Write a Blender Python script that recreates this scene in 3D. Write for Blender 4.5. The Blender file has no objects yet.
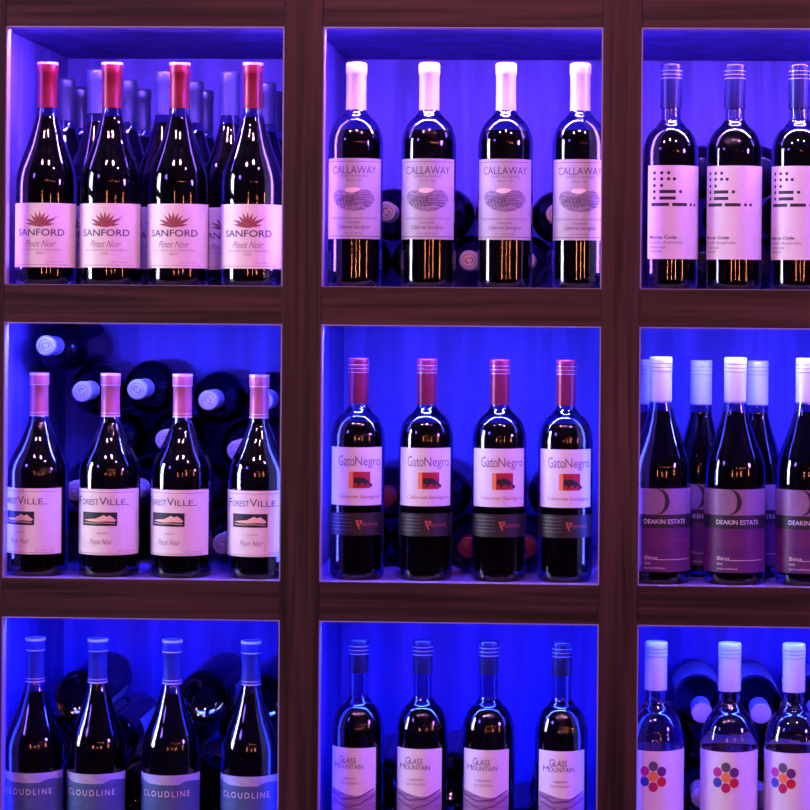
import bpy, bmesh, math, random
from mathutils import Vector, Matrix
from mathutils.geometry import tessellate_polygon
random.seed(7)
sc = bpy.context.scene
COL = sc.collection
sin, cos, pi = math.sin, math.cos, math.pi

# ------------------------------------------------------------------ camera
F = 2462.0            # focal length in pixels of the 810 px frame
DIST = 3.20           # camera to the face of the cabinet
PPX, PPY = 494.0, 305.0
YAW = math.radians(2.47)
ROLL = math.radians(0.44)
cam_rot = Matrix.Rotation(YAW, 3, 'Z') @ Matrix.Rotation(pi/2, 3, 'X') @ Matrix.Rotation(ROLL, 3, 'Z')
cam_loc = Vector((0, -DIST, 0))
cd = bpy.data.cameras.new('camera')
cam = bpy.data.objects.new('camera', cd)
COL.objects.link(cam)
cd.sensor_width = 36
cd.lens = F / 810 * 36
cd.shift_x = -(PPX - 405) / 810
cd.shift_y = (PPY - 405) / 810
cam.matrix_world = Matrix.Translation(cam_loc) @ cam_rot.to_4x4()
sc.camera = cam

def at(u, v, d):
    """world point seen at photo pixel (u,v), lying d metres behind the cabinet face"""
    r = cam_rot @ Vector(((u - PPX) / F, -(v - PPY) / F, -1))
    return cam_loc + r * ((d + DIST) / r.y)

# ------------------------------------------------------------------ materials
def principled(name, col, rough=.5, metal=0, spec=.5, **kw):
    m = bpy.data.materials.new(name); m.use_nodes = True
    b = m.node_tree.nodes['Principled BSDF']
    b.inputs['Base Color'].default_value = (*col, 1)
    b.inputs['Roughness'].default_value = rough
    b.inputs['Metallic'].default_value = metal
    b.inputs['Specular IOR Level'].default_value = spec
    for k, v in kw.items():
        b.inputs[k.replace('_', ' ')].default_value = v
    return m

def noisy(name, c1, c2, scale, rough=.5, spec=.5, detail=6, lo=.3, hi=.7, bump=0, metal=0, noise=1.0):
    """two tones mixed by a stretched noise in object space; scale = (x,y,z)"""
    m = principled(name, c1, rough, metal, spec)
    nt = m.node_tree; N = nt.nodes; L = nt.links
    b = N['Principled BSDF']
    tc = N.new('ShaderNodeTexCoord'); mp = N.new('ShaderNodeMapping')
    mp.inputs['Scale'].default_value = scale
    tx = N.new('ShaderNodeTexNoise'); tx.inputs['Scale'].default_value = noise
    tx.inputs['Detail'].default_value = detail; tx.inputs['Distortion'].default_value = .6
    rp = N.new('ShaderNodeValToRGB')
    rp.color_ramp.elements[0].position = lo; rp.color_ramp.elements[0].color = (*c1, 1)
    rp.color_ramp.elements[1].position = hi; rp.color_ramp.elements[1].color = (*c2, 1)
    L.new(tc.outputs['Object'], mp.inputs['Vector']); L.new(mp.outputs['Vector'], tx.inputs['Vector'])
    L.new(tx.outputs['Fac'], rp.inputs['Fac']); L.new(rp.outputs['Color'], b.inputs['Base Color'])
    if bump:
        bp = N.new('ShaderNodeBump'); bp.inputs['Strength'].default_value = bump
        bp.inputs['Distance'].default_value = .002
        L.new(tx.outputs['Fac'], bp.inputs['Height']); L.new(bp.outputs['Normal'], b.inputs['Normal'])
    return m

def emit(name, col, strength):
    m = bpy.data.materials.new(name); m.use_nodes = True
    nt = m.node_tree; nt.nodes.clear()
    e = nt.nodes.new('ShaderNodeEmission'); o = nt.nodes.new('ShaderNodeOutputMaterial')
    e.inputs['Color'].default_value = (*col, 1); e.inputs['Strength'].default_value = strength
    nt.links.new(e.outputs[0], o.inputs[0])
    return m

M = {}
M['post_wood'] = noisy('mahogany_vertical_grain', (.011, .0050, .0052), (.066, .027, .028), (75, 75, 2.2), .38, .4, lo=.36, hi=.74, bump=.15)
M['rail_wood'] = noisy('mahogany_horizontal_grain', (.011, .0050, .0052), (.066, .027, .028), (2.4, 75, 80), .38, .4, lo=.36, hi=.74, bump=.15)
M['lining'] = noisy('violet_lit_lining', (.098, .070, .38), (.175, .130, .60), (20, 20, 1.5), .5, .3, lo=.38, hi=.62)  # wood colour tinted violet to carry part of the blue LED light
M['trim'] = principled('pale_lit_edge', (.30, .25, .42), .35, 0, .5)
M['glass'] = principled('dark_glass_blue_lit', (.30, .42, .92), .02, 0, .5, Transmission_Weight=1.0, IOR=1.12, Coat_Weight=1.0, Coat_IOR=1.75, Coat_Roughness=.015)  # blue of the LED light put into the glass tint for the rims
M['glass_green'] = principled('green_glass_blue_lit', (.26, .44, .92), .02, 0, .5, Transmission_Weight=1.0, IOR=1.12, Coat_Weight=1.0, Coat_IOR=1.75, Coat_Roughness=.015)  # same LED blue in the tint of the green glass
M['red_wine'] = principled('red_wine', (.004, .002, .003), .4, 0, 0)
M['paper'] = noisy('cream_label_paper', (.74, .69, .64), (.79, .73, .68), (90, 90, 90), .42, .35)
M['paper_grey'] = noisy('grey_white_label_paper', (.44, .42, .50), (.50, .47, .56), (90, 90, 90), .42, .35)
M['paper_white'] = noisy('white_label_paper', (.68, .67, .69), (.73, .72, .74), (90, 90, 90), .40, .35)
M['paper_tan'] = noisy('rose_tan_label_paper', (.21, .13, .23), (.25, .16, .26), (90, 90, 90), .35, .35)
M['paper_plum'] = noisy('plum_landscape_print', (.055, .014, .12), (.15, .025, .11), (22, 22, 60), .4, .35)
M['paper_blue'] = noisy('slate_blue_label_print', (.05, .09, .20), (.08, .12, .26), (50, 50, 80), .45, .3)
M['paper_pale'] = noisy('pale_mist_print', (.32, .34, .46), (.42, .42, .54), (40, 40, 90), .45, .3)
M['band_dark'] = principled('charcoal_band_print', (.013, .009, .011), .5)
M['ink'] = principled('black_ink', (.012, .010, .018), .5)
M['ink_navy'] = principled('dark_violet_ink', (.085, .055, .125), .5)
M['ink_soft'] = principled('faded_brown_ink', (.32, .19, .24), .5)
M['ink_grey'] = principled('grey_mauve_ink', (.17, .125, .20), .5)
M['ink_red'] = principled('dark_red_ink', (.30, .075, .08), .5)
M['ink_brick'] = principled('brick_red_ink', (.42, .10, .06), .5)
M['red_square'] = principled('crimson_print', (.40, .012, .03), .45)
M['orange_strip'] = principled('orange_print', (.80, .28, .10), .45)
M['sun_glow'] = principled('pale_sunrise_print', (.92, .80, .74), .45)
M['ink_pale'] = principled('pale_ink', (.72, .68, .76), .5)
M['hill_print'] = noisy('vineyard_engraving', (.14, .11, .20), (.42, .34, .46), (140, 60, 420), .5, .3)
M['purple_hill'] = noisy('violet_hill_print', (.20, .10, .26), (.42, .26, .44), (30, 30, 160), .45, .3)
M['land_print'] = principled('sandy_landscape_print', (.80, .55, .40), .45)
M['foil_red'] = principled('wine_red_foil', (.13, .003, .007), .3, .2, .5)
M['foil_red_blue_lit'] = principled('blue_lit_red_foil', (.05, .05, .11), .32, .4, .5)  # red foil of the back rows, coloured as it looks in blue light
M['foil_white'] = principled('silver_white_foil', (.56, .55, .60), .30, .25, .5)
M['foil_copper'] = principled('terracotta_foil', (.42, .11, .10), .32, .25, .5)
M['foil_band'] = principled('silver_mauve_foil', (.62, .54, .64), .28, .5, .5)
M['foil_lilac'] = principled('lilac_foil', (.34, .32, .50), .34, .3, .5)
M['foil_blue'] = principled('dark_blue_foil', (.014, .022, .070), .34, .2, .5)
M['foil_maroon'] = principled('maroon_screw_cap', (.16, .009, .022), .28, .35, .5)
M['cap_black'] = principled('black_screw_cap', (.010, .010, .018), .22, 0, .35)
M['cap_navy'] = principled('midnight_screw_cap', (.008, .010, .045), .22, 0, .4)
M['cap_white'] = principled('white_screw_cap', (.52, .52, .56), .30, .1, .5)
M['cap_lilac_lit'] = principled('lilac_lit_cap', (.42, .39, .53), .32, .1, .5)  # back-row white caps with the blue light's tint put in; also cap rings
M['groove'] = principled('dark_groove', (.10, .09, .12), .4)
M['disc_print'] = principled('embossed_seal_ink', (.13, .11, .20), .4)
M['dot_grey'] = principled('grey_print', (.10, .09, .12), .5)
M['dot_purple'] = principled('purple_print', (.12, .02, .16), .5)
M['dot_red'] = principled('red_print', (.52, .012, .04), .5)
M['dot_crimson'] = principled('crimson_dot_print', (.46, .010, .09), .5)
M['dot_blue'] = principled('blue_print', (.03, .05, .38), .5)
M['dot_magenta'] = principled('magenta_print', (.46, .02, .24), .5)
M['dot_orange'] = principled('orange_dot_print', (.80, .25, .06), .5)
# clear bottle: real transmitting glass, filled with a rose wine
M['clear'] = principled('clear_blue_tint_glass', (.72, .78, .95), .02, 0, .5, Transmission_Weight=1.0, IOR=1.18, Coat_Weight=1.0, Coat_IOR=1.6, Coat_Roughness=.03)
M['rose_wine'] = principled('dark_rose_wine', (.05, .012, .03), .12, 0, .5)

# ------------------------------------------------------------------ mesh helpers
def link(name, me, parent=None, mats=()):
    o = bpy.data.objects.new(name, me)
    COL.objects.link(o)
    for m in mats: me.materials.append(m)
    if parent: o.parent = parent
    return o

def build(name, bm, mats, parent=None, smooth=False):
    me = bpy.data.meshes.new(name)
    bmesh.ops.recalc_face_normals(bm, faces=bm.faces)
    bm.to_mesh(me); bm.free()
    if smooth:
        for p in me.polygons: p.use_smooth = True
        me.set_sharp_from_angle(angle=math.radians(38))
    return link(name, me, parent, mats if isinstance(mats, (list, tuple)) else [mats])

def box(bm, x0, x1, y0, y1, z0, z1, bevel=0):
    vs = [bm.verts.new((x, y, z)) for x in (x0, x1) for y in (y0, y1) for z in (z0, z1)]
    for f in ((0, 1, 3, 2), (4, 6, 7, 5), (0, 4, 5, 1), (2, 3, 7, 6), (0, 2, 6, 4), (1, 5, 7, 3)):
        bm.faces.new([vs[i] for i in f])
    if bevel:
        es = set(e for v in vs for e in v.link_edges)
        bmesh.ops.bevel(bm, geom=list(es), offset=bevel, segments=2, affect='EDGES', profile=.6)

def boxobj(name, mat, parent, *a, bevel=0):
    bm = bmesh.new(); box(bm, *a, bevel=bevel)
    return build(name, bm, mat, parent)

def lathe(bm, prof, n=48, mi=0, z_off=0):
    rings = []
    for r, z in prof:
        if r < 1e-6: rings.append([bm.verts.new((0, 0, z))])
        else: rings.append([bm.verts.new((r * cos(2 * pi * k / n), r * sin(2 * pi * k / n), z)) for k in range(n)])
    for a, b in zip(rings, rings[1:]):
        for k in range(n):
            k2 = (k + 1) % n
            if len(a) == 1 and len(b) == 1: continue
            if len(a) == 1: f = bm.faces.new((a[0], b[k], b[k2]))
            elif len(b) == 1: f = bm.faces.new((a[k], a[k2], b[0]))
            else: f = bm.faces.new((a[k], a[k2], b[k2], b[k]))
            f.material_index = mi

def catmull(pts, n=6):
    P = [pts[0]] + list(pts) + [pts[-1]]
    out = []
    for i in range(1, len(P) - 2):
        for k in range(n):
            t = k / n
            q = []
            for c in (0, 1):
                p0, p1, p2, p3 = P[i-1][c], P[i][c], P[i+1][c], P[i+2][c]
                q.append(.5 * (2*p1 + (p2-p0)*t + (2*p0-5*p1+4*p2-p3)*t*t + (3*p1-p0-3*p2+p3)*t**3))
            out.append(tuple(q))
    out.append(pts[-1])
    return out

# ------------------------------------------------------------------ labels on a cylinder (front is -Y)
class Wrap:
    """draws flat shapes, given in photo pixels from the bottle axis / above its base, onto the body"""
    PX = 757.0
    def __init__(self, r, ang=0): self.r = r; self.ang = ang; self.bm = bmesh.new()
    def A(self, px): return math.asin(max(-.985, min(.985, px / self.PX / self.r)))
    def pt(self, a, h, lift):
        R = self.r + lift
        return (R * sin(a + self.ang), -R * cos(a + self.ang), h / self.PX)
    def patch(self, a0, a1, h0, h1, lift, thick=.0004, mi=0, n=24, top=None):
        """a curved slab; top(t) may bend its upper edge (in px)"""
        bm = self.bm; g = []
        for k in range(n + 1):
            t = k / n; a = a0 + (a1 - a0) * t
            hh = h1 + (top(t) if top else 0)
            g.append([bm.verts.new(self.pt(a, h0, lift)), bm.verts.new(self.pt(a, hh, lift)),
                      bm.verts.new(self.pt(a, hh, lift - thick)), bm.verts.new(self.pt(a, h0, lift - thick))])
        for p, q in zip(g, g[1:]):
            for i in range(4):
                j = (i + 1) % 4
                f = bm.faces.new((p[i], q[i], q[j], p[j])); f.material_index = mi
        for e in (g[0], g[-1]):
            f = bm.faces.new(e); f.material_index = mi
    def rect(self, x0, x1, h0, h1, lift=.0007, mi=0, n=8):
        self.patch(self.A(x0), self.A(x1), h0, h1, lift, .0002, mi, n)
    def poly(self, pts, lift=.0007, mi=0):
        """filled outline; cut finely so that it follows the curve of the bottle"""
        tris = tessellate_polygon([[Vector((x, h, 0)) for x, h in pts]])
        t = bmesh.new()
        vs = [t.verts.new((x, h, 0)) for x, h in pts]
        for tr in tris:
            try: t.faces.new([vs[k] for k in tr])
            except ValueError: pass
        for _ in range(3):
            es = [e for e in t.edges if abs(e.verts[0].co.x - e.verts[1].co.x) > 4]
            if not es: break
            bmesh.ops.subdivide_edges(t, edges=es, cuts=2)
            bmesh.ops.triangulate(t, faces=t.faces)
        m = {v: self.bm.verts.new(self.pt(self.A(v.co.x), v.co.y, lift)) for v in t.verts}
        for f in t.faces:
            g = self.bm.faces.new([m[v] for v in f.verts]); g.material_index = mi
        t.free()
    def disc(self, x, h, rx, ry=None, lift=.0007, mi=0, n=18):
        ry = ry or rx
        a0 = self.A(x)
        c = self.bm.verts.new(self.pt(a0, h, lift))
        vs = [self.bm.verts.new(self.pt(a0 + rx / self.PX / self.r * cos(2*pi*k/n), h + ry * sin(2*pi*k/n), lift)) for k in range(n)]
        for k in range(n):
            f = self.bm.faces.new((c, vs[k], vs[(k+1) % n])); f.material_index = mi
    def stroke(self, pts, w, lift=.0008, mi=0):
        L, R_ = [], []
        fine = [pts[0]]
        for p, q in zip(pts, pts[1:]):
            m = max(1, int(math.hypot(q[0]-p[0], q[1]-p[1]) / 2.2))
            fine += [(p[0]+(q[0]-p[0])*k/m, p[1]+(q[1]-p[1])*k/m) for k in range(1, m+1)]
        pts = fine
        for i, (x, h) in enumerate(pts):
            p = pts[max(0, i-1)]; q = pts[min(len(pts)-1, i+1)]
            dx, dh = q[0]-p[0], q[1]-p[1]; l = math.hypot(dx, dh) or 1
            ww = w(i / (len(pts)-1)) if callable(w) else w
            nx, nh = -dh / l * ww / 2, dx / l * ww / 2
            L.append(self.bm.verts.new(self.pt(self.A(x+nx), h+nh, lift)))
            R_.append(self.bm.verts.new(self.pt(self.A(x-nx), h-nh, lift)))
        for i in range(len(pts)-1):
            f = self.bm.faces.new((L[i], L[i+1], R_[i+1], R_[i])); f.material_index = mi
    def text(self, s, x0, x1, h0, h1, lift=.0008, mi=0, bold=0, shear=0, space=1.0, arc=0):
        cu = bpy.data.curves.new('t', 'FONT'); cu.body = s; cu.size = 1; cu.offset = bold
        cu.shear = shear; cu.resolution_u = 3; cu.space_character = space
        o = bpy.data.objects.new('t', cu); COL.objects.link(o)
        bpy.context.view_layer.update()
        me = bpy.data.meshes.new_from_object(o.evaluated_get(bpy.context.evaluated_depsgraph_get()))
        xs = [v.co.x for v in me.vertices]; ys = [v.co.y for v in me.vertices]
        X0, X1, Y0, Y1 = min(xs), max(xs), min(ys), max(ys)
        a0, a1 = self.A(x0), self.A(x1)
        base = len(self.bm.verts)
        vs = []
        for v in me.vertices:
            t = (v.co.x - X0) / (X1 - X0)
            vs.append(self.bm.verts.new(self.pt(a0 + (a1-a0)*t, h0 + (h1-h0)*(v.co.y-Y0)/(Y1-Y0) + arc*(2*t-1)**2, lift)))
        for p in me.polygons:
            try:
                f = self.bm.faces.new([vs[i] for i in p.vertices]); f.material_index = mi
            except ValueError: pass
        bpy.data.objects.remove(o); bpy.data.curves.remove(cu); bpy.data.meshes.remove(me)
    def done(self, name, mats, parent, smooth=False):
        if not self.bm.faces: return None
        bm = self.bm; me = bpy.data.meshes.new(name); self.bm = bmesh.new()
        bmesh.ops.recalc_face_normals(bm, faces=bm.faces)
        bm.to_mesh(me); bm.free()
        if smooth:
            for p in me.polygons: p.use_smooth = True
            me.set_sharp_from_angle(angle=math.radians(30))
        return link(name, me, parent, mats if isinstance(mats, (list, tuple)) else [mats])
    def letters(self, mats, parent, small='small_print'):
        """title in the first ink, small print in the second: a mesh each"""
        bm2 = self.bm.copy()
        bmesh.ops.delete(self.bm, geom=[f for f in self.bm.faces if f.material_index != 0], context='FACES')
        self.done('title_lettering', mats[0], parent)
        bmesh.ops.delete(bm2, geom=[f for f in bm2.faces if f.material_index == 0], context='FACES')
        bm3 = bm2.copy()
        bmesh.ops.delete(bm2, geom=[f for f in bm2.faces if f.material_index == 2], context='FACES')
        bmesh.ops.delete(bm3, geom=[f for f in bm3.faces if f.material_index == 1], context='FACES')
        for b in (bm2, bm3):
            for f in b.faces: f.material_index = 0
        self.bm = bm2
        self.done(small, mats[1], parent)
        self.bm = bm3
        self.done('variety_lettering', mats[-1], parent)

# ------------------------------------------------------------------ bottles
def empty(name, loc=(0, 0, 0)):
    o = bpy.data.objects.new(name, None); COL.objects.link(o)
    o.location = loc; o.empty_display_size = .03
    return o

def tag(o, label, cat, group=None):
    o['label'] = label; o['category'] = cat
    if group: o['group'] = group
    return o

def body_profile(h, r, rn, style, z1, z2):
    """outer profile from the punt to the mouth; z1 = end of the straight wall, z2 = start of the neck (fractions of h)"""
    p = [(0, .016), (.35*r, .013), (.62*r, .006), (.82*r, .0006), (.90*r, 0), (.965*r, .0022), (.993*r, .006), (r, .011)]
    a, b = z1*h, z2*h; L = b - a
    if style == 'bordeaux':
        c = [(r, 0), (.987*r, .155), (.935*r, .34), (.84*r, .53), (.695*r, .69), (.545*r, .79), (rn+.15*(r-rn), .885), (rn+.03*(r-rn), .97), (rn, 1.08)]
    else:
        c = [(r, 0), (.985*r, .10), (.93*r, .21), (.82*r, .34), (.68*r, .48), (.55*r, .62), (.44*r, .76), (rn+.06*(r-rn), .90), (rn, 1.04)]
    p += [(r, a*.4), (r, a*.7)]
    p += catmull([(x, a + t*L) for x, t in c], 5)
    p += [(rn*.985, h-.016), (rn*.985, h-.0015), (rn*.6, h-.0012), (0, h-.0012)]
    return p

def make_foil(root, name, mat, h, rn, length, band=None, rings=None):
    """smooth foil capsule with a rounded top and a lip ring"""
    z0 = h - length; r0 = rn + .0007
    bm = bmesh.new()
    prof = [(r0*.97, z0), (r0+.0004, z0), (r0+.0002, z0+.002), (r0, z0+.02), (r0-.0001, h-.017), (r0+.0006, h-.0155), (r0+.0009, h-.0135),
            (r0+.0009, h-.0045), (r0+.0006, h-.0022), (r0*.93, h-.0004), (r0*.72, h), (0, h)]
    lathe(bm, prof, 40)
    c = build(name, bm, mat, root, True)
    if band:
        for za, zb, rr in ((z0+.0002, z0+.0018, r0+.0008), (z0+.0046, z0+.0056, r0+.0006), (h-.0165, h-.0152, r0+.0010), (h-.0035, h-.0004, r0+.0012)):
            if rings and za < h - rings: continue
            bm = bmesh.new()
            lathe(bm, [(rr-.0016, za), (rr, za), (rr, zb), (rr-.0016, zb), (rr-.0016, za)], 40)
            build('foil_ring_or_glint', bm, M[band], c, True)
    return c

def make_screw(root, mat, h, rn, length, ring='groove'):
    """long screw cap: knurled upper cap, grooves, plain skirt"""
    z0 = h - length; R = rn + .0012
    bm = bmesh.new()
    z = [z0]
    prof = [(R*.93, z0), (R, z0), (R, h-.0195)]
    for g in (.0185, .0135, .0085):
        prof += [(R, h-g-.0010), (R-.0008, h-g-.0007), (R-.0008, h-g-.0003), (R+.0003, h-g), (R+.0003, h-g+.0022)]
    prof += [(R+.0003, h-.0016), (R-.0003, h-.0005), (R*.9, h), (0, h)]
    lathe(bm, prof, 44)
    c = build('screw_cap', bm, mat, root, True)
    bm = bmesh.new()
    for g in (.0190, .0140, .0090):
        lathe(bm, [(R-.0006, h-g-.0002), (R+.00025, h-g-.0002), (R+.00025, h-g+.0006), (R-.0006, h-g+.0006)], 44)
    build('cap_groove', bm, M[ring], c, True)
    return c

def make_seal(cap, h, r, mat='disc_print'):
    """stamped ring and curl on the flat top of a capsule"""
    bm = bmesh.new(); n = 28; z = h + .0002
    def arc(r0, r1, a0, a1, cx=0, cy=0, m=14):
        p = None
        for k in range(m+1):
            a = a0 + (a1-a0)*k/m
            q = (bm.verts.new((cx+r0*cos(a), cy+r0*sin(a), z)), bm.verts.new((cx+r1*cos(a), cy+r1*sin(a), z)))
            if p: bm.faces.new((p[0], p[1], q[1], q[0]))
            p = q
    arc(r*.66, r*.74, 0, 2*pi, m=28)
    arc(r*.22, r*.36, .3, pi+.5, -.02*r, .10*r)
    arc(r*.20, r*.34, pi+.2, 2*pi+.6, .06*r, -.16*r)
    return build('top_seal', bm, M[mat], cap)

def bottle_glass(root, h, r, rn, style, z1, z2, mat='glass'):
    bm = bmesh.new(); lathe(bm, body_profile(h, r, rn, style, z1, z2), 56)
    g = build('bottle_glass', bm, M[mat], root, True)
    if mat != 'clear':
        top = (.70 if style == 'bordeaux' else .76) * h
        prof = [(x * .78, min(max(z, .012), top)) for x, z in body_profile(h, r, rn, style, z1, z2)[3:] if z < top]
        bm = bmesh.new(); lathe(bm, [(0, .012)] + prof + [(0, top)], 40)
        build('wine', bm, M['red_wine'], root, True)
    return g

def paper(root, r, a_half, h0, h1, mat='paper', name='paper_label', ang=0, lift=.0005):
    w = Wrap(r, ang); w.patch(-a_half, a_half, h0, h1, lift, .0004, 0, 36)
    return w.done(name, M[mat], root, True)

def children(o): return [c for c in bpy.data.objects if c.parent == o]
KIDS = {}
def copy_tree(o, parent=None):
    c = o.copy(); COL.objects.link(c)
    if parent: c.parent = parent
    if o.name not in KIDS: KIDS[o.name] = children(o)
    for ch in KIDS[o.name]: copy_tree(ch, c)
    return c

R_ = math.radians
# --- A: sloping-shouldered bottle, red foil, cream label with a sunburst
def make_A(foil='foil_red', full=True, h=.296, r=.0405):
    root = empty('wine_bottle')
    bottle_glass(root, h, r, .0122, 'burgundy', .44, .80)
    make_foil(root, 'foil_capsule', M[foil], h, .0122, .061, 'foil_band' if full else None, .005)  # pale ring on the front foil stands in for the rim glint
    p = paper(root, r, R_(82), 17, 81)
    w = Wrap(r)
    w.text('SANFORD', -22.5, 22.5, 48.3, 55.2, bold=.012, mi=0)
    w.text('Pinot Noir', -15, 15.5, 37.2, 44, shear=.45, mi=1)
    w.text('SANTA RITA HILLS  CALIFORNIA', -20, 20.5, 33.5, 35.3, mi=1)
    w.text('2009', -4, 4, 30, 32, mi=1)
    w.text('ALC. 14.1% BY VOL', 7, 21, 21.6, 23, mi=1)
    w.rect(-26, 26, 19.2, 19.6, mi=1, n=16)
    w.letters([M['ink_navy'], M['ink_soft']], p)
    w = Wrap(r)
    for k in range(9):
        a = R_(8 + 164*k/8); l = 15.5 + (1.5 if k in (1, 4, 7) else -1)
        c0 = (1*cos(a), 58.5 + 1.5*sin(a)); t = (l*cos(a), 58.5 + (14.5 if k != 8 else 15)*sin(a)*1.02)
        nx, nh = -sin(a)*1.5, cos(a)*1.5
        m1 = (.55*t[0]+.45*c0[0], .55*t[1]+.45*c0[1])
        w.poly([(c0[0]-nx*.5, c0[1]-nh*.5), (m1[0]-nx, m1[1]-nh), t, (m1[0]+nx*.8, m1[1]+nh*.8), (c0[0]+nx*.5, c0[1]+nh*.5)], lift=.0007+.00002*k)
    w.disc(0, 60.5, 8.5, 3.2, lift=.0010)
    w.stroke([(5, 62), (9, 64), (13, 65.5), (16.5, 68)], lambda t: 2.2*(1-t)+.4, lift=.0011)
    w.done('sunburst_emblem', M['ink_red'], p)
    return root

# --- B: straight-sided bottle, white foil, tall grey label with an engraved vineyard
def make_B():
    h, r = .297, .0362
    root = empty('wine_bottle')
    bottle_glass(root, h, r, .0126, 'bordeaux', .63, .79)
    make_foil(root, 'foil_capsule', M['foil_white'], h, .0126, .063)
    p = paper(root, r, R_(70), 47.4, 127.4, 'paper_grey')
    w = Wrap(r)
    w.text('CALLAWAY', -20.5, 21.5, 112, 119.6, mi=0)
    w.text('WINERY & VINEYARD', -13.5, 15, 108.6, 111, mi=1)
    w.text('SINCE 1969', -7, 9, 104.4, 106.2, mi=1)
    w.text('ESTATE GROWN IN THE VALLEYS OF THE COAST', -22, 22, 66.8, 69, mi=2)
    w.text('CALIFORNIA', -7, 8, 62.8, 64.8, mi=2)
    w.text('Cabernet Sauvignon', -15, 16.5, 56.3, 61.4, mi=2)
    w.text('ALC 13.5% BY VOL', -9, 10, 52.4, 53.8, mi=2)
    w.patch(-R_(67), R_(67), 124.0, 124.6, .0008, .0002, 1, 24)
    w.patch(-R_(67), R_(67), 49.8, 50.4, .0008, .0002, 2, 24)
    w.letters([M['ink_navy'], M['ink_grey'], M['ink_navy']], p)
    w = Wrap(r)
    top = [(-20, 90), (-18, 94), (-13, 96.5), (-8, 95), (-3, 93.2), (2, 93.5), (7, 96), (13, 96.6), (18, 94), (20.3, 89)]
    bot = [(20.3, 86), (17, 80), (10, 76.2), (2, 74.8), (-6, 75.6), (-13, 78.5), (-19, 84)]
    w.poly(top + bot, mi=0)
    w.poly([(-8, 95), (-6.5, 97.6), (0, 98.4), (6, 97.6), (7, 96), (2, 93.5), (-3, 93.2)], lift=.0009, mi=1)
    for k in range(6):
        x = -17 + 3.3*k
        w.stroke([(x*.95+1, 88), (x+1, 84), (x+3, 79.5+.4*abs(k-3))], .8, lift=.0010, mi=2)
    for k in range(5):
        hh = 91 - 2.2*k
        w.stroke([(-16+k*3, hh), (-5, hh-1.6), (6, hh-.4), (17, hh+.6-k*.7)], .55, lift=.0011, mi=2)
    w.done('vineyard_engraving', [M['hill_print'], M['sun_glow'], M['ink_navy']], p)
    return root

# --- C: straight-sided bottle, midnight screw cap, white label with dots and dashes
def make_C():
    h, r = .296, .0363
    root = empty('wine_bottle')
    bottle_glass(root, h, r, .0130, 'bordeaux', .60, .755)
    make_screw(root, M['cap_navy'], h, .0130, .058, 'cap_lilac_lit')
    p = paper(root, r, R_(78), 29.5, 122, 'paper_white')
    w = Wrap(r)
    ys = [114.5, 108.5, 102, 96, 89.6, 83.3]
    xs = [-23.8, -19, -13.5, -8.3]
    dot = lambda x, y: w.disc(x, y, 1.65)
    for x in xs[:3]: dot(x, ys[0])
    for x in xs: dot(x, ys[1])
    for x in xs[:2]: dot(x, ys[2])
    dot(xs[0], ys[3]); w.rect(-20.6, -7, ys[3]-1.6, ys[3]+1.6); dot(-2.2, ys[3])
    dot(xs[0], ys[4]); w.rect(-20.6, -7, ys[4]-1.6, ys[4]+1.6)
    w.rect(-25.4, -12.9, ys[5]-1.6, ys[5]+1.6); w.rect(-10.2, 5, ys[5]-1.6, ys[5]+1.6); dot(9.8, ys[5]); dot(14.8, ys[5])
    w.done('dot_and_dash_print', M['ink'], p)
    w = Wrap(r)
    w.text('Morse Code', -26, -5.8, 49.4, 52.6, bold=.02)
    w.text('South Australia', -26, .5, 44.6, 47.4, mi=1)
    w.text('Shiraz', -26, -15.5, 40, 42.6, mi=1)
    w.text('2010', -26, -18.8, 36, 38.2, mi=1)
    w.letters([M['ink'], M['ink_grey']], p)
    return root

# --- D: sloping-shouldered bottle, terracotta foil with silver rings, label with small picture
def make_D():
    h, r = .268, .0402
    root = empty('wine_bottle')
    bottle_glass(root, h, r, .0116, 'burgundy', .50, .79)
    make_foil(root, 'foil_capsule', M['foil_copper'], h, .0116, .058, 'foil_band')
    p = paper(root, r, R_(80), 22.5, 88)
    w = Wrap(r)
    w.text('F', -27, -23.2, 72.2, 80, mi=0)
    w.text('OREST', -22.6, -5, 72.2, 78, mi=0)
    w.text('V', -4.4, 3, 72.2, 80, mi=0)
    w.text('ILLE', 3.6, 20, 72.2, 78, mi=0)
    w.rect(20.4, 23, 72.2, 72.9, mi=0)
    w.text('Pinot Noir', -14.5, 9, 33, 38.5, shear=.4, mi=1)
    w.text('CALIFORNIA', -7, 4, 43.5, 45.2, mi=1)
    w.text('ALC 13.5% BY VOL', 14, 27, 25.5, 27, mi=1)
    w.rect(-27.5, 27.5, 84.6, 85.1, mi=1, n=20); w.rect(-27.5, 27.5, 24, 24.4, mi=1, n=20)
    w.letters([M['ink_navy'], M['ink_soft']], p)
    w = Wrap(r)
    w.rect(-22, 13, 51.5, 65, mi=0, n=14)
    w.poly([(-20.5, 57), (-14, 58.2), (-8, 58.6), (-4, 60.4), (0, 62.4), (3, 60.8), (6, 62), (9, 59.8), (12, 57), (10, 55.6), (2, 56.2), (-7, 55.4), (-15, 56)], lift=.0009, mi=1)
    w.stroke([(-20, 54.4), (-10, 54), (0, 54.6), (11, 53.8)], .6, lift=.0009, mi=1)
    w.done('landscape_picture', [M['ink'], M['land_print']], p)
    return root

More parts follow.
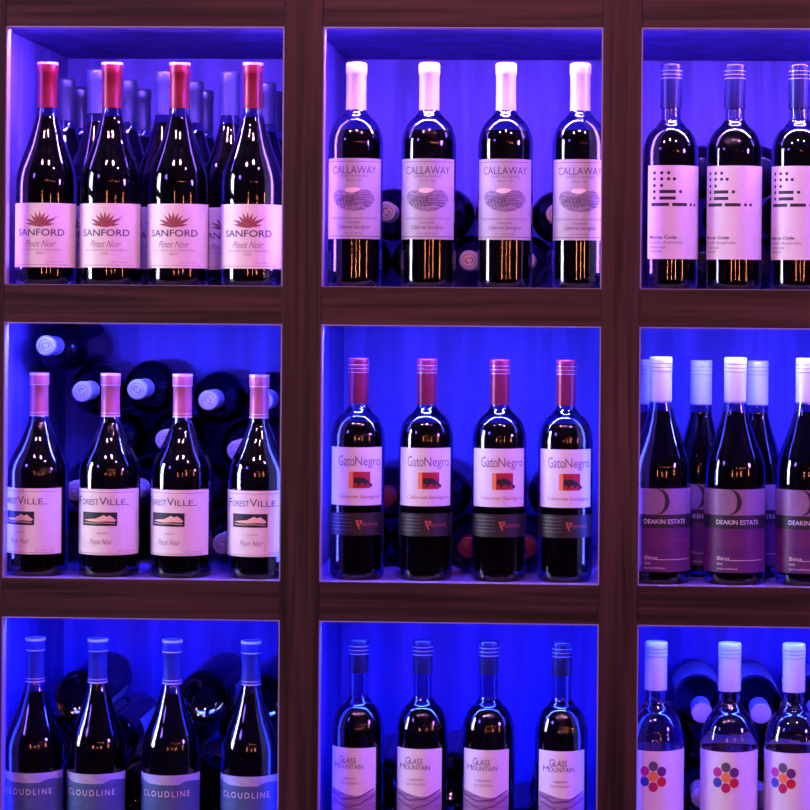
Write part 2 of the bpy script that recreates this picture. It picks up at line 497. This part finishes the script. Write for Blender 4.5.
# --- E: straight-sided bottle, maroon screw cap, white label with a red square, charcoal lower band
def make_E():
    h, r = .291, .0356
    root = empty('wine_bottle')
    bottle_glass(root, h, r, .0122, 'bordeaux', .63, .785)
    make_screw(root, M['foil_maroon'], h, .0122, .060, 'foil_band')
    p = paper(root, r, R_(66), 74.4, 132, 'paper_white')
    w = Wrap(r)
    w.text('Gato', -16.5, -.6, 113.6, 124, mi=0)
    w.text('Negro', 0, 23, 111.2, 123, mi=0)
    w.text('Cabernet Sauvignon', -17, 23, 80.5, 85, mi=1)
    w.letters([M['ink_grey'], M['ink_brick']], p)
    w = Wrap(r)
    w.rect(-2, 14.5, 91.4, 108, mi=0)
    w.rect(-6, -2, 91.4, 108, mi=1)
    cat = [(-1.6, 98), (-1, 101.5), (.6, 103.2), (1.4, 101.6), (4, 102.6), (8, 102), (11, 100.6), (13.8, 97.4), (16.4, 95.2), (15.8, 92.6), (13.6, 93.4),
           (14.2, 95.2), (11.5, 96.6), (10, 94), (8.6, 93.8), (8.8, 96.6), (5, 96.2), (3.6, 93.4), (2, 93.2), (2.4, 96.2), (0, 96)]
    w.poly(cat, lift=.0010, mi=2)
    w.done('cat_emblem', [M['red_square'], M['orange_strip'], M['ink']], p)
    q = paper(root, r, R_(84), 44.5, 67, 'band_dark', 'lower_band')
    w = Wrap(r)
    for hh in (64, 60.5, 57, 53.5, 50): w.rect(-24, -3, hh, hh+.4, mi=0)
    w.text('ESTATE', 7.5, 21, 54, 57, mi=1)
    w.stroke([(2, 60), (3, 55), (5, 51)], lambda t: 2.4-1.2*t, mi=1)
    w.stroke([(6.4, 60), (5.4, 56), (3.6, 54.4)], lambda t: 2-1.2*t, mi=1, lift=.0010)
    w.stroke([(1.4, 58), (4, 59.4), (7, 57.4)], .9, mi=1, lift=.0011)
    w.letters([M['ink_grey'], M['ink_brick']], q)
    return root

# --- F: sloping-shouldered bottle, white screw cap, three-tier label with a crescent letter
def make_F(h=.296, r=.0402, cap='cap_white'):
    root = empty('wine_bottle')
    bottle_glass(root, h, r, .0134, 'burgundy', .47, .83, 'glass_green')
    make_screw(root, M[cap], h, .0134, .060)
    p = paper(root, r, R_(80), 12.5, 94.5, 'paper_tan')
    w = Wrap(r)
    w.patch(-R_(80), R_(80), 12.5, 55.6, .0008, .0002, 0, 36)
    w.patch(-R_(80), R_(80), 55.6, 69, .0008, .0002, 1, 36)
    w.done('printed_panel', [M['paper_plum'], M['ink']], p, True)
    w = Wrap(r)
    arc = [(-6.5 + 9.6*cos(-pi/2 + pi*k/20), 82 + 12*sin(-pi/2 + pi*k/20)) for k in range(21)]
    w.stroke(arc, lambda t: .5 + 4.0*sin(pi*t)**1.5, lift=.0009, mi=0)
    w.text('DEAKIN ESTATE', -18.5, 21.5, 60, 64.4, lift=.0011, mi=1)
    w.text('Shiraz', -18, -6, 24.6, 28.4, lift=.0011, mi=2)
    w.rect(-6, 26, 24.4, 24.9, lift=.0011, mi=2, n=12)
    w.text('2010', -18, -12.5, 20, 22, lift=.0011, mi=2)
    w.text('SOUTH AUSTRALIA', -18, 1.5, 15.4, 17, lift=.0011, mi=2)
    w.letters([M['ink'], M['ink_pale']], p)
    return root

# --- G: sloping-shouldered bottle, dark blue foil, blue label with a pale wave on top
def make_G():
    h, r = .300, .0388
    root = empty('wine_bottle')
    bottle_glass(root, h, r, .0118, 'burgundy', .50, .82, 'glass_green')
    make_foil(root, 'foil_capsule', M['foil_blue'], h, .0118, .0585, 'foil_band')
    p = paper(root, r, R_(82), 14, 95.5, 'paper_blue')
    w = Wrap(r)
    w.patch(-R_(82), R_(82), 86, 95.5, .0007, .0002, 0, 44)
    bm = w.bm
    w.done('mist_print', M['paper_pale'], p, True)
    w = Wrap(r)
    w.patch(-R_(82), R_(82), 82, 87, .0009, .0002, 0, 44, top=lambda t: 2.2*sin(t*8.5+.6)+.8*sin(t*19))
    w.done('wave_print', M['paper_blue'], p, True)
    w = Wrap(r)
    w.text('CLOUDLINE', -23.5, 21.5, 74, 80, lift=.0012, space=1.4)
    w.done('title_lettering', M['ink_pale'], p)
    return root

# --- H: straight-sided bottle, black screw cap, pale label with a violet hillside
def make_H():
    h, r = .304, .0345
    root = empty('wine_bottle')
    bottle_glass(root, h, r, .0122, 'bordeaux', .60, .755)
    make_screw(root, M['cap_black'], h, .0122, .044, 'cap_lilac_lit')
    p = paper(root, r, R_(58), 42, 125, 'paper')
    w = Wrap(r)
    w.text('G', -12, -7.6, 110, 117, mi=0); w.text('LASS', -7.2, 5, 110, 115.6, mi=0)
    w.text('M', -18, -12.6, 104.4, 110, mi=0); w.text('OUNTAIN', -12.2, 12, 104.4, 109, mi=0)
    w.text('CABERNET', -10, 6.5, 93.6, 95.8, mi=1); w.text('SAUVIGNON', -11, 7.5, 89, 91.2, mi=1)
    w.letters([M['ink_navy'], M['ink_soft']], p)
    w = Wrap(r)
    w.patch(-R_(58), R_(58), 42, 81, .0008, .0002, 0, 24, top=lambda t: 3*cos(t*5.2))
    w.stroke([(-20, 80), (-8, 74), (8, 76), (21, 84)], 1.4, lift=.0010, mi=1)
    w.stroke([(-20, 74), (-4, 66), (10, 70), (21, 78)], 1.2, lift=.0010, mi=1)
    w.done('hillside_print', [M['purple_hill'], M['dot_purple']], p)
    return root

# --- I: clear bottle, white screw cap, white label with a ring of coloured discs
def make_I():
    h, r = .306, .0377
    root = empty('wine_bottle')
    prof = body_profile(h, r, .0136, 'bordeaux', .56, .75)
    bottle_glass(root, h, r, .0136, 'bordeaux', .56, .75, 'clear')
    bm = bmesh.new()
    lvl = .168
    inner = [(max(0, x-.0028), z+(.004 if z < .03 else 0)) for x, z in prof if z < .56*h*.99 and z < lvl]
    inner += [(r-.0028, lvl), (0, lvl)]
    lathe(bm, inner, 48)
    build('wine', bm, M['rose_wine'], root, True)
    make_screw(root, M['cap_white'], h, .0136, .063)
    p = paper(root, r, R_(80), 30, 127, 'paper_white')
    w = Wrap(r)
    cx, cy, q, rr = -2.5, 102, 10.2, 4.9
    for k, m in enumerate((0, 1, 2, 3, 4, 5)):
        a = R_(90 - 60*k)
        w.disc(cx + q*.93*cos(a), cy + q*sin(a), rr*.94, rr, mi=m, n=22)
    w.disc(cx, cy, rr*.94, rr, mi=6, n=22, lift=.0009)
    w.done('flower_of_discs', [M[k] for k in ('dot_grey', 'dot_purple', 'dot_red', 'dot_crimson', 'dot_blue', 'dot_magenta', 'dot_orange')], p)
    return root

# --- lying stock bottle with a stamped capsule top
def make_lying(r, foil, label=None, seal=True, style='bordeaux', h=.293, screw=False, glass='glass', lab=(40, 125)):
    root = empty('wine_bottle')
    rn = .0122
    if style == 'bordeaux': bottle_glass(root, h, r, rn, style, .63, .79, glass)
    else: bottle_glass(root, h, r, rn, style, .46, .81, glass)
    c = make_screw(root, M[foil], h, rn, .058) if screw else make_foil(root, 'foil_capsule', M[foil], h, rn, .058)
    if seal: make_seal(c, h, rn)
    if label: paper(root, r, R_(75), lab[0], lab[1], label)
    return root

# ------------------------------------------------------------------ the cabinet
XE = [(at(4, 300, 0).x, at(282.2, 300, 0).x), (at(321.3, 300, 0).x, at(601.2, 300, 0).x)]
x_r = at(639.8, 300, 0).x
XE.append((x_r, x_r + .363))
ZE = [(at(460, 27, 0).z, at(460, 287.5, 0).z), (at(460, 325.5, 0).z, at(460, 583.5, 0).z)]
z_t = at(460, 622.5, 0).z
ZE.append((z_t, z_t - .3345))
DEPTH, TH, LIP, LIPZ = .46, .020, .018, .003
FLOOR_Z = -1.45
x_lo, x_hi = XE[0][0] - .05, XE[2][1] + .05
z_hi, z_lo = ZE[0][0] + .055, ZE[2][1] - .05

cab = empty('wine_cabinet', (0, 0, FLOOR_Z))
tag(cab, 'dark mahogany wall cabinet of square compartments lit blue inside, holding all the wine bottles', 'cabinet')
def cbox(name, mat, a, bevel=0):
    bm = bmesh.new(); box(bm, *a, bevel=bevel)
    bmesh.ops.translate(bm, verts=bm.verts, vec=(0, 0, -FLOOR_Z))
    return build(name, bm, mat, cab)
posts = [(x_lo, XE[0][0]), (XE[0][1], XE[1][0]), (XE[1][1], XE[2][0]), (XE[2][1], x_hi)]
for a, b in posts:
    cbox('post', M['post_wood'], (a, b, 0, TH, z_lo, z_hi + .10), .0012)
rails = [(ZE[0][0], z_hi + .10), (ZE[1][0], ZE[0][1]), (ZE[2][0], ZE[1][1]), (z_lo, ZE[2][1])]
for x0, x1 in XE:
    for z0, z1 in rails:
        cbox('rail', M['rail_wood'], (x0 + .0002, x1 - .0002, .0006, TH, z0, z1), .0008)
# carcass behind the face frame
for a, b in posts:
    cbox('side_panel', M['lining'], (a + (LIP if a != x_lo else 0), b - (LIP if b != x_hi else 0), TH, DEPTH, z_lo, z_hi))
for x0, x1 in XE:
    for k, (z0, z1) in enumerate(rails):
        top = z1; bot = z0 + (LIPZ if k < 3 else 0)
        if k == 0: top = z_hi
        cbox('shelf_board', M['lining'], (x0 - LIP, x1 + LIP, TH, DEPTH, bot, top))
cbox('back_panel', M['lining'], (x_lo, x_hi, DEPTH, DEPTH + .015, z_lo, z_hi + .1))
cbox('plinth', M['rail_wood'], (x_lo, x_hi, .01, DEPTH, FLOOR_Z, z_lo))
# pale edging added so the return of every opening looks brightly lit
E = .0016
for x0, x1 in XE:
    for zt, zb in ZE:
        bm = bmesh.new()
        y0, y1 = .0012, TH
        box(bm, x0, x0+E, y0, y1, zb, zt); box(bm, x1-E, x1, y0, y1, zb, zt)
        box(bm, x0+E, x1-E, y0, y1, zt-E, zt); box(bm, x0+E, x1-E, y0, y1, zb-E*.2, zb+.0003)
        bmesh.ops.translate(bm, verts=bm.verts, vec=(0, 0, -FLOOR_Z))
        build('lit_edge_trim', bm, M['trim'], cab)
# LED strips tucked behind the face frame
LED_COL = [(.27, .12, 1.0), (.062, .075, 1.0), (.014, .026, 1.0)]
LED_POW = [820, 760, 640]
for r_i, (zt, zb) in enumerate(ZE):
    nm = ('upper', 'centre', 'lower')[r_i]
    lm = emit('blue_led_' + nm, LED_COL[r_i], LED_POW[r_i])
    ls = emit('blue_led_side_' + nm, LED_COL[r_i], LED_POW[r_i] * .05)
    for x0, x1 in XE:
        y0, y1 = TH + .0005, TH + .009
        cbox('led_strip', lm, (x0 + .005, x1 - .005, y0, y1, zt + LIPZ - .0027, zt + LIPZ - .0003))
        cbox('led_strip', ls, (x0 - LIP + .0003, x0 - LIP + .0035, y0, y1, zb + .02, zt - .01))
        cbox('led_strip', ls, (x1 + LIP - .0035, x1 + LIP - .0003, y0, y1, zb + .02, zt - .01))

# ------------------------------------------------------------------ placing bottles
used = set()
def place(proto, M4, label, group, cat='wine bottle'):
    if proto.name in used: o = copy_tree(proto)
    else: o = proto; used.add(proto.name)
    o.matrix_world = M4
    tag(o, label, cat, group)
    return o
ORD = ['first', 'second', 'third', 'fourth', 'fifth', 'sixth']
def stand(proto, u, v, d, row, label, group, spin=0, s=1):
    p = at(u, v, d); z = ZE[row][1]
    return place(proto, Matrix.Translation((p.x, d, z + .0004)) @ Matrix.Rotation(R_(spin), 4, 'Z') @ Matrix.Scale(s, 4), label, group)
def lie(proto, X, Z, d0, h, label, group, yaw=0, spin=0, base_out=False, pitch=0):
    """neck (or base) towards the viewer, front end d0 behind the face"""
    if base_out: T = Matrix.Translation((X, d0, Z)) @ Matrix.Rotation(R_(yaw), 4, 'Z') @ Matrix.Rotation(-pi/2, 4, 'X')
    else: T = Matrix.Translation((X, d0, Z)) @ Matrix.Rotation(R_(yaw), 4, 'Z') @ Matrix.Translation((0, h, 0)) @ Matrix.Rotation(pi/2 - R_(pitch), 4, 'X')
    return place(proto, T @ Matrix.Rotation(R_(spin), 4, 'Z'), label, group)

FD = .052
col_names = ['left', 'middle', 'right']
def front_row(proto, xs, v, row, fmt, group, spins=None, names=('against left post', 'second from left post', 'second from right post', 'against right post')):
    for k, u in enumerate(xs):
        stand(proto, u, v, FD, row, fmt % names[k], group, (spins or [0]*9)[k])
three = ('nearest left post', 'in the middle', 'farthest right')

A = make_A()
front_row(A, [46.2, 110.6, 178.2, 251.6], 270, 0, 'red-foiled bottle with cream sunburst label, %s', 'red-foiled sunburst bottles')
B = make_B()
front_row(B, [355, 428, 504.7, 579], 270, 0, 'white-foiled bottle with tall grey vineyard label, %s', 'white-foiled vineyard bottles')
C_ = make_C()
front_row(C_, [669.8, 733.5, 798], 270, 0, 'dark-capped bottle with white dot-and-dash label, %s', 'dot-and-dash bottles', [24, 0, 0], three)
Dd = make_D()
front_row(Dd, [38, 109.3, 181.2, 258], 565, 1, 'terracotta-foiled bottle with small dark picture on its label, %s', 'terracotta-foiled bottles', [-20, 0, -10, 0])
Ee = make_E()
front_row(Ee, [357, 425.4, 498.5, 564.8], 570, 1, 'maroon-capped bottle with red square on white label, %s', 'red square bottles')
Ff = make_F()
front_row(Ff, [659.5, 734, 805.5], 570, 1, 'white-capped bottle with crescent letter over plum label, %s', 'crescent letter bottles', [6, 0, 0], three)
G = make_G()
front_row(G, [34.5, 97, 171.5, 250.5], 760, 2, 'dark blue-foiled bottle with blue cloud label, %s', 'blue cloud label bottles')
H = make_H()
front_row(H, [357.8, 422, 488.2, 561.3], 760, 2, 'black-capped bottle with pale label and violet hillside, %s', 'violet hillside bottles', [-10, -6, -5, 2])
I_ = make_I()
front_row(I_, [655.2, 729, 793.2], 760, 2, 'clear white-capped bottle with flower of coloured discs, %s', 'coloured disc bottles', [0, -4, -20], three)

# --- upper left: three more rows standing behind the red-foiled bottles
def back_stand(proto, hgt, specs, row, fmt, group, d, names):
    for k, (u, vt) in enumerate(specs):
        zt = at(u, vt, d).z
        stand(proto, u, vt, d, row, fmt % names[k], group, 0, (zt - ZE[row][1]) / hgt if hgt else 1)
A2 = make_A('foil_red_blue_lit', False)
g = 'sunburst bottles standing further back'
nm4 = ('nearest left post', 'second from left post', 'second from right post', 'nearest right post')
back_stand(A2, .296, [(97, 69.5), (165, 71), (230.7, 72)], 0, 'bottle in blue-lit foil right behind the red-foiled ones, %s', g, .140, three)
back_stand(A2, .296, [(66, 78.5), (128, 80), (194.6, 81), (267, 82.5)], 0, 'bottle in blue-lit foil in third row behind the red-foiled ones, %s', g, .230, nm4)
back_stand(A2, .296, [(80.5, 88), (142.6, 89.5), (205, 90.5), (274, 91.5)], 0, 'short bottle in blue-lit foil standing in last row behind red-foiled ones, %s', g, .320, nm4)

# --- centre right: second row of white capped bottles
F2 = make_F(.290, .0342, 'cap_lilac_lit')
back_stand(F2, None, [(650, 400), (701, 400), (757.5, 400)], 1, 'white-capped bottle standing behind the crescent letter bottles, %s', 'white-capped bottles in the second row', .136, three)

# --- lying stock
D0 = .098
def px(u, v, d=D0): return at(u, v, d)
def rest(X, a, b, r):
    """height of a bottle lying at X on one or two bottles below it, given as (X, Z)"""
    zs = []
    for s in (a, b):
        if s: zs.append(s[1] + math.sqrt(max(0, (2*r+.0016)**2 - (X - s[0])**2)))
    return max(zs)

def settle(pts, r, col, row):
    """push lying bottles apart until none cut into another, the floor or the side panels"""
    P = [list(p) for p in pts]; D = 2*r + .0016
    lo, hi, fl = XE[col][0] - LIP + r + .0006, XE[col][1] + LIP - r - .0006, ZE[row][1] + r + .0010
    for _ in range(4000):
        for i in range(len(P)):
            for j in range(i):
                dx, dz = P[i][0]-P[j][0], P[i][1]-P[j][1]; l = math.hypot(dx, dz)
                if l < D:
                    k = (D - l) / 2 / l
                    P[i][0] += dx*k; P[i][1] += dz*k; P[j][0] -= dx*k; P[j][1] -= dz*k
        for p in P: p[0] = max(lo, min(hi, p[0])); p[1] = min(max(fl, p[1]), ZE[row][0] + LIPZ - r - .005)
    return [tuple(p) for p in P]

# upper middle: two layers, pale stamped tops towards the viewer
rB = .0365
L1 = make_lying(rB, 'foil_band')
z0 = ZE[0][1] + rB + .0006
low = [(px(u, 260).x, z0) for u in (357.5, 413, 469, 525.5)]
for k, (X, Z) in enumerate(low):
    lie(L1, X, Z, D0, .293, 'dark bottle lying on the floor behind the vineyard bottles, %s' % nm4[k], 'bottles lying behind the vineyard bottles', spin=40*k)
ups = [(386, low[0], low[1]), (443, low[1], low[2]), (499, low[2], low[3]), (556, low[3], None)]
for k, (u, a, b) in enumerate(ups):
    X = px(u, 215).x
    lie(L1, X, rest(X, a, b, rB), D0, .293, 'dark bottle lying on top of two others behind the vineyard bottles, %s' % nm4[k], 'bottles lying behind the vineyard bottles', spin=70*k+20)

# upper right: three layers
L2 = make_lying(rB, 'cap_navy', seal=False, screw=True)
low = [(px(u, 260).x, z0) for u in (703, 763, 823)]
sec = []
for k, (X, Z) in enumerate(low):
    lie(L2, X, Z, D0, .293, 'dark bottle lying in the bottom layer behind the dot-and-dash bottles, %s' % three[k], 'bottles lying behind the dot-and-dash bottles')
for k, (u, a, b) in enumerate([(673, None, low[0]), (733, low[0], low[1]), (793, low[1], low[2])]):
    X = px(u, 215).x; Z = rest(X, a, b, rB); sec.append((X, Z))
    lie(L2, X, Z, D0, .293, 'dark bottle lying in the middle layer behind the dot-and-dash bottles, %s' % three[k], 'bottles lying behind the dot-and-dash bottles')
for k, (u, a, b) in enumerate([(703, sec[0], sec[1]), (763, sec[1], sec[2])]):
    X = px(u, 170).x
    lie(L2, X, rest(X, a, b, rB), D0, .293, 'dark bottle lying topmost in the pile behind dot-and-dash bottles, %s' % ('nearer left post', 'farther from left post')[k], 'bottles lying behind the dot-and-dash bottles')

# centre left: the tall pile
rD = .0366
L3 = make_lying(rD, 'foil_lilac')
zD = ZE[1][1] + rD + .0006
pile = [('bottom layer', [(48, None), (105, None), (164, None), (222, None)]),
        ('second layer', [(75, 491), (133, 491), (193, 492), (264.5, 508)]),
        ('third layer', [(103, 438), (165, 440), (237, 450)]),
        ('fourth layer', [(78, 388.5), (137, 389.5), (210, 400.5), (270, 401.5)]),
        ('very top', [(51, 338)])]
flat = [(nm, k, len(row), px(u, v or 540).x - (.012 if u == 270 else 0), px(u, v).z if v else zD, u) for nm, row in pile for k, (u, v) in enumerate(row)]
for (nm, k, n, _, _, u), (X, Z) in zip(flat, settle([f[3:5] for f in flat], rD, 0, 1)):
    pos = nm4[k] if n == 4 else three[k] if n == 3 else 'alone'
    lie(L3, X, Z, D0, .293, 'pale-topped bottle lying in %s behind terracotta-foiled ones, %s' % (nm, pos), 'bottles piled behind the terracotta-foiled bottles', spin=(u*37) % 360, pitch=1.2 if u == 51 else 0)

# centre middle: two layers with maroon caps
L4 = make_lying(rB, 'foil_maroon', screw=True, seal=False)
z1 = ZE[1][1] + rB + .0006
low = [(px(u, 545).x, z1) for u in (356.5, 412, 468, 526)]
for k, (X, Z) in enumerate(low):
    lie(L4, X, Z, D0, .293, 'maroon-capped bottle lying on the floor behind the red square bottles, %s' % nm4[k], 'bottles lying behind the red square bottles')
for k, (u, a, b) in enumerate([(384, low[0], low[1]), (440, low[1], low[2]), (497, low[2], low[3]), (553, low[3], None)]):
    X = px(u, 500).x
    lie(L4, X, rest(X, a, b, rB), D0, .293, 'maroon-capped bottle lying on others behind the red square bottles, %s' % nm4[k], 'bottles lying behind the red square bottles')

# lower left: pile with bases and blue foils
rG = .0355
zG = ZE[2][1] + rG + .0006
L5 = make_lying(rG, 'foil_blue', 'paper_pale', False, 'bordeaux', glass='glass_green')
g = 'bottles piled behind the blue cloud bottles'
def stack(rows, r, col):
    """hexagonal layers: pixel columns per layer -> settled (X, Z)"""
    pts = []; z = ZE[2][1] + r + .0006; dz = math.sqrt((2*r)**2 - (.0401 if r > .035 else .0383)**2)
    for us in rows:
        pts += [(px(u, 760).x, z) for u in us]; z += dz
    return settle(pts, r, col, 2)
rows = [(50, 112, 172, 233), (81, 142, 203, 262), (52, 112, 172.5, 232), (78, 203, 263)]
P = stack(rows, rG, 0); n = 0
for us, nm, spins, neck in zip(rows, ('bottom layer', 'second layer', 'third layer', 'top layer'), ([0]*4, [0]*4, [180, 130, 180, 200], [180, 150, 180]), ((), (), (3,), ())):
    for k in range(len(us)):
        X, Z = P[n]; n += 1
        lie(L5, X, Z, D0, .293, 'dark bottle lying in the %s behind blue cloud bottles, %s' % (nm, (nm4 if len(us) == 4 else three)[k]), g, base_out=(k not in neck), spin=spins[k])

# lower middle: two layers behind the black capped bottles
L6 = make_lying(rB, 'cap_black', 'paper_pale', False, glass='glass_green')
z2 = ZE[2][1] + rB + .0006
low = [(px(u, 840).x, z2) for u in (353.5, 409, 466, 523.5)]
g = 'bottles lying behind the violet hillside bottles'
for k, (X, Z) in enumerate(low):
    lie(L6, X, Z, D0, .293, 'dark bottle lying lowest behind the violet hillside bottles, %s' % nm4[k], g, base_out=True, spin=180)
for k, (u, a, b) in enumerate([(381, low[0], low[1]), (452, low[1], low[2]), (557, low[3], None)]):
    X = px(u, 795).x
    lie(L6, X, rest(X, a, b, rB), D0, .293, 'dark bottle lying over others behind the violet hillside bottles, %s' % three[k], g, base_out=True, spin=180)

# lower right: white caps pointing out of the pile
r7 = .0337
L7 = make_lying(r7, 'cap_lilac_lit', 'paper_grey', False, screw=True, glass='glass_green')
g = 'bottles piled behind the coloured disc bottles'
rows = [(674.5, 731.5, 788.5), (703, 760, 817), (674.5, 731.5, 788.5), (703, 760, 817)]
P = stack(rows, r7, 2); n = 0
for us, nm in zip(rows, ('bottom layer', 'second layer', 'third layer', 'top layer')):
    for k in range(3):
        X, Z = P[n]; n += 1
        lie(L7, X, Z, D0, .293, 'white-capped bottle lying in the %s behind coloured disc bottles, %s' % (nm, three[k]), g, spin=180 if k % 2 == 0 else 160)

# ------------------------------------------------------------------ the room in front of the cabinet (seen only in the reflections)
M['wall'] = noisy('dark_plum_plaster', (.030, .022, .028), (.045, .032, .040), (3, 3, 3), .8, .2)
M['floorm'] = noisy('dark_floor_boards', (.02, .012, .010), (.04, .024, .018), (2, 20, 2), .4, .3)
def struct(name, mat, a):
    bm = bmesh.new(); box(bm, *a)
    o = build(name, bm, mat); o['kind'] = 'structure'; return o
RX0, RX1, RY0, RY1, RZ1 = -3.2, 4.2, -6.2, DEPTH + .02, 1.75
struct('floor', M['floorm'], (RX0, RX1, RY0, RY1, FLOOR_Z - .1, FLOOR_Z))
struct('ceiling', M['wall'], (RX0, RX1, RY0, RY1, RZ1, RZ1 + .1))
struct('wall_front', M['wall'], (RX0, RX1, RY1, RY1 + .1, FLOOR_Z, RZ1))
struct('wall_back', M['wall'], (RX0, RX1, RY0 - .1, RY0, FLOOR_Z, RZ1))
struct('wall_right', M['wall'], (RX1, RX1 + .1, RY0, RY1, FLOOR_Z, RZ1))
struct('wall_left', M['wall'], (RX0 - .1, RX0, RY0, RY1, FLOOR_Z, RZ1))
w_ = struct('window_1', M['rail_wood'], (RX0, RX0 + .03, -1.20, -.45, -.42, 1.15))
bm = bmesh.new()
box(bm, RX0 + .031, RX0 + .036, -1.16, -.49, -.39, .30); box(bm, RX0 + .031, RX0 + .036, -1.16, -.49, .34, 1.12)
build('pane', bm, emit('daylight_pane', (.74, .80, 1.0), 27), w_)

amber = emit('amber_lamp_glass', (1.0, .29, .11), 38)
brass = principled('dark_bronze', (.06, .035, .02), .4, .8)
def sconce(x, y, rz, z0, z1, w, label):
    t = empty('wall_sconce', (x, y, z0)); t.rotation_euler.z = rz
    boxobj('back_plate', brass, t, -w*.7, w*.7, 0, .02, -.04, z1 - z0 + .04)
    bm = bmesh.new(); lathe(bm, [(0, 0), (w*.45, 0), (w*.5, .02), (w*.5, z1-z0-.02), (w*.45, z1-z0), (0, z1-z0)], 16)
    bmesh.ops.translate(bm, verts=bm.verts, vec=(0, w*.5 + .022, 0))
    build('lamp_glass', bm, amber, t, True)
    tag(t, label, 'lamp', 'amber wall lamps across the room')
sconce(-1.15, RY0, 0, -.22, .62, .13, 'tall amber wall lamp across the room, left of the others')
sconce(.75, RY0, 0, -.22, .40, .10, 'amber wall lamp across the room, second from left')
sconce(2.55, RY0, 0, -.22, .62, .15, 'tall amber wall lamp across the room near the right corner')
sconce(RX1, -3.1, pi/2, -.22, .55, .13, 'tall amber wall lamp on the right hand wall')
bulb = emit('orange_bulb', (1.0, .24, .10), 34)
for k, (x, y, z) in enumerate([(-.2, -4.6, .95), (.55, -4.9, 1.05), (1.2, -4.5, .92), (1.9, -4.8, 1.0), (2.6, -4.4, .95), (3.2, -4.0, 1.0)]):
    t = empty('pendant_lamp', (x, y, z))
    bm = bmesh.new(); bmesh.ops.create_uvsphere(bm, u_segments=14, v_segments=8, radius=.055); build('globe', bm, bulb, t, True)
    bm = bmesh.new(); lathe(bm, [(.004, .05), (.004, RZ1 - z)], 6); build('cord', bm, brass, t)
    tag(t, 'orange globe lamp hanging before the cabinet, %s from left' % ORD[k], 'lamp', 'orange pendant lamps')

# the bar's lights: a rose downlight on the ceiling before the cabinet, a violet stage wash right; the left one is added fill for violet bounce
def area(name, loc, aim, col, watt, size):
    ld = bpy.data.lights.new(name, 'AREA'); ld.shape = 'DISK'; ld.size = size; ld.color = col; ld.energy = watt
    o = bpy.data.objects.new(name, ld); COL.objects.link(o); o.location = loc
    o.rotation_euler = (Vector(aim) - Vector(loc)).to_track_quat('-Z', 'Y').to_euler()
area('rose_downlight_left', (-1.05, -1.7, 1.62), (-.2, 0, -.2), (1.0, .36, .46), 13, .16)
area('rose_downlight_centre', (-.05, -1.6, 1.62), (-.1, 0, -.2), (1.0, .36, .46), 26, .16)
area('rose_downlight_right', (.85, -1.7, 1.62), (0, 0, -.2), (1.0, .36, .46), 14, .16)
area('violet_wash_right', (3.6, -2.2, .9), (0, 0, -.2), (.26, .075, 1.0), 135, .5)
area('violet_fill_left', (-2.8, -2.6, 1.2), (0, 0, -.2), (.26, .12, 1.0), 16, .5)

wd = bpy.data.worlds.new('world'); sc.world = wd; wd.use_nodes = True
bg = wd.node_tree.nodes['Background']; bg.inputs[0].default_value = (.02, .02, .05, 1); bg.inputs[1].default_value = .05

sc.view_settings.view_transform = 'Standard'; sc.view_settings.look = 'None'
sc.view_settings.exposure = 0; sc.view_settings.gamma = 1
sc.view_settings.use_curve_mapping = False
sc.cycles.use_denoising = True
sc.cycles.max_bounces = 8; sc.cycles.diffuse_bounces = 4; sc.cycles.glossy_bounces = 4; sc.cycles.transmission_bounces = 8
sc.cycles.sample_clamp_indirect = 6
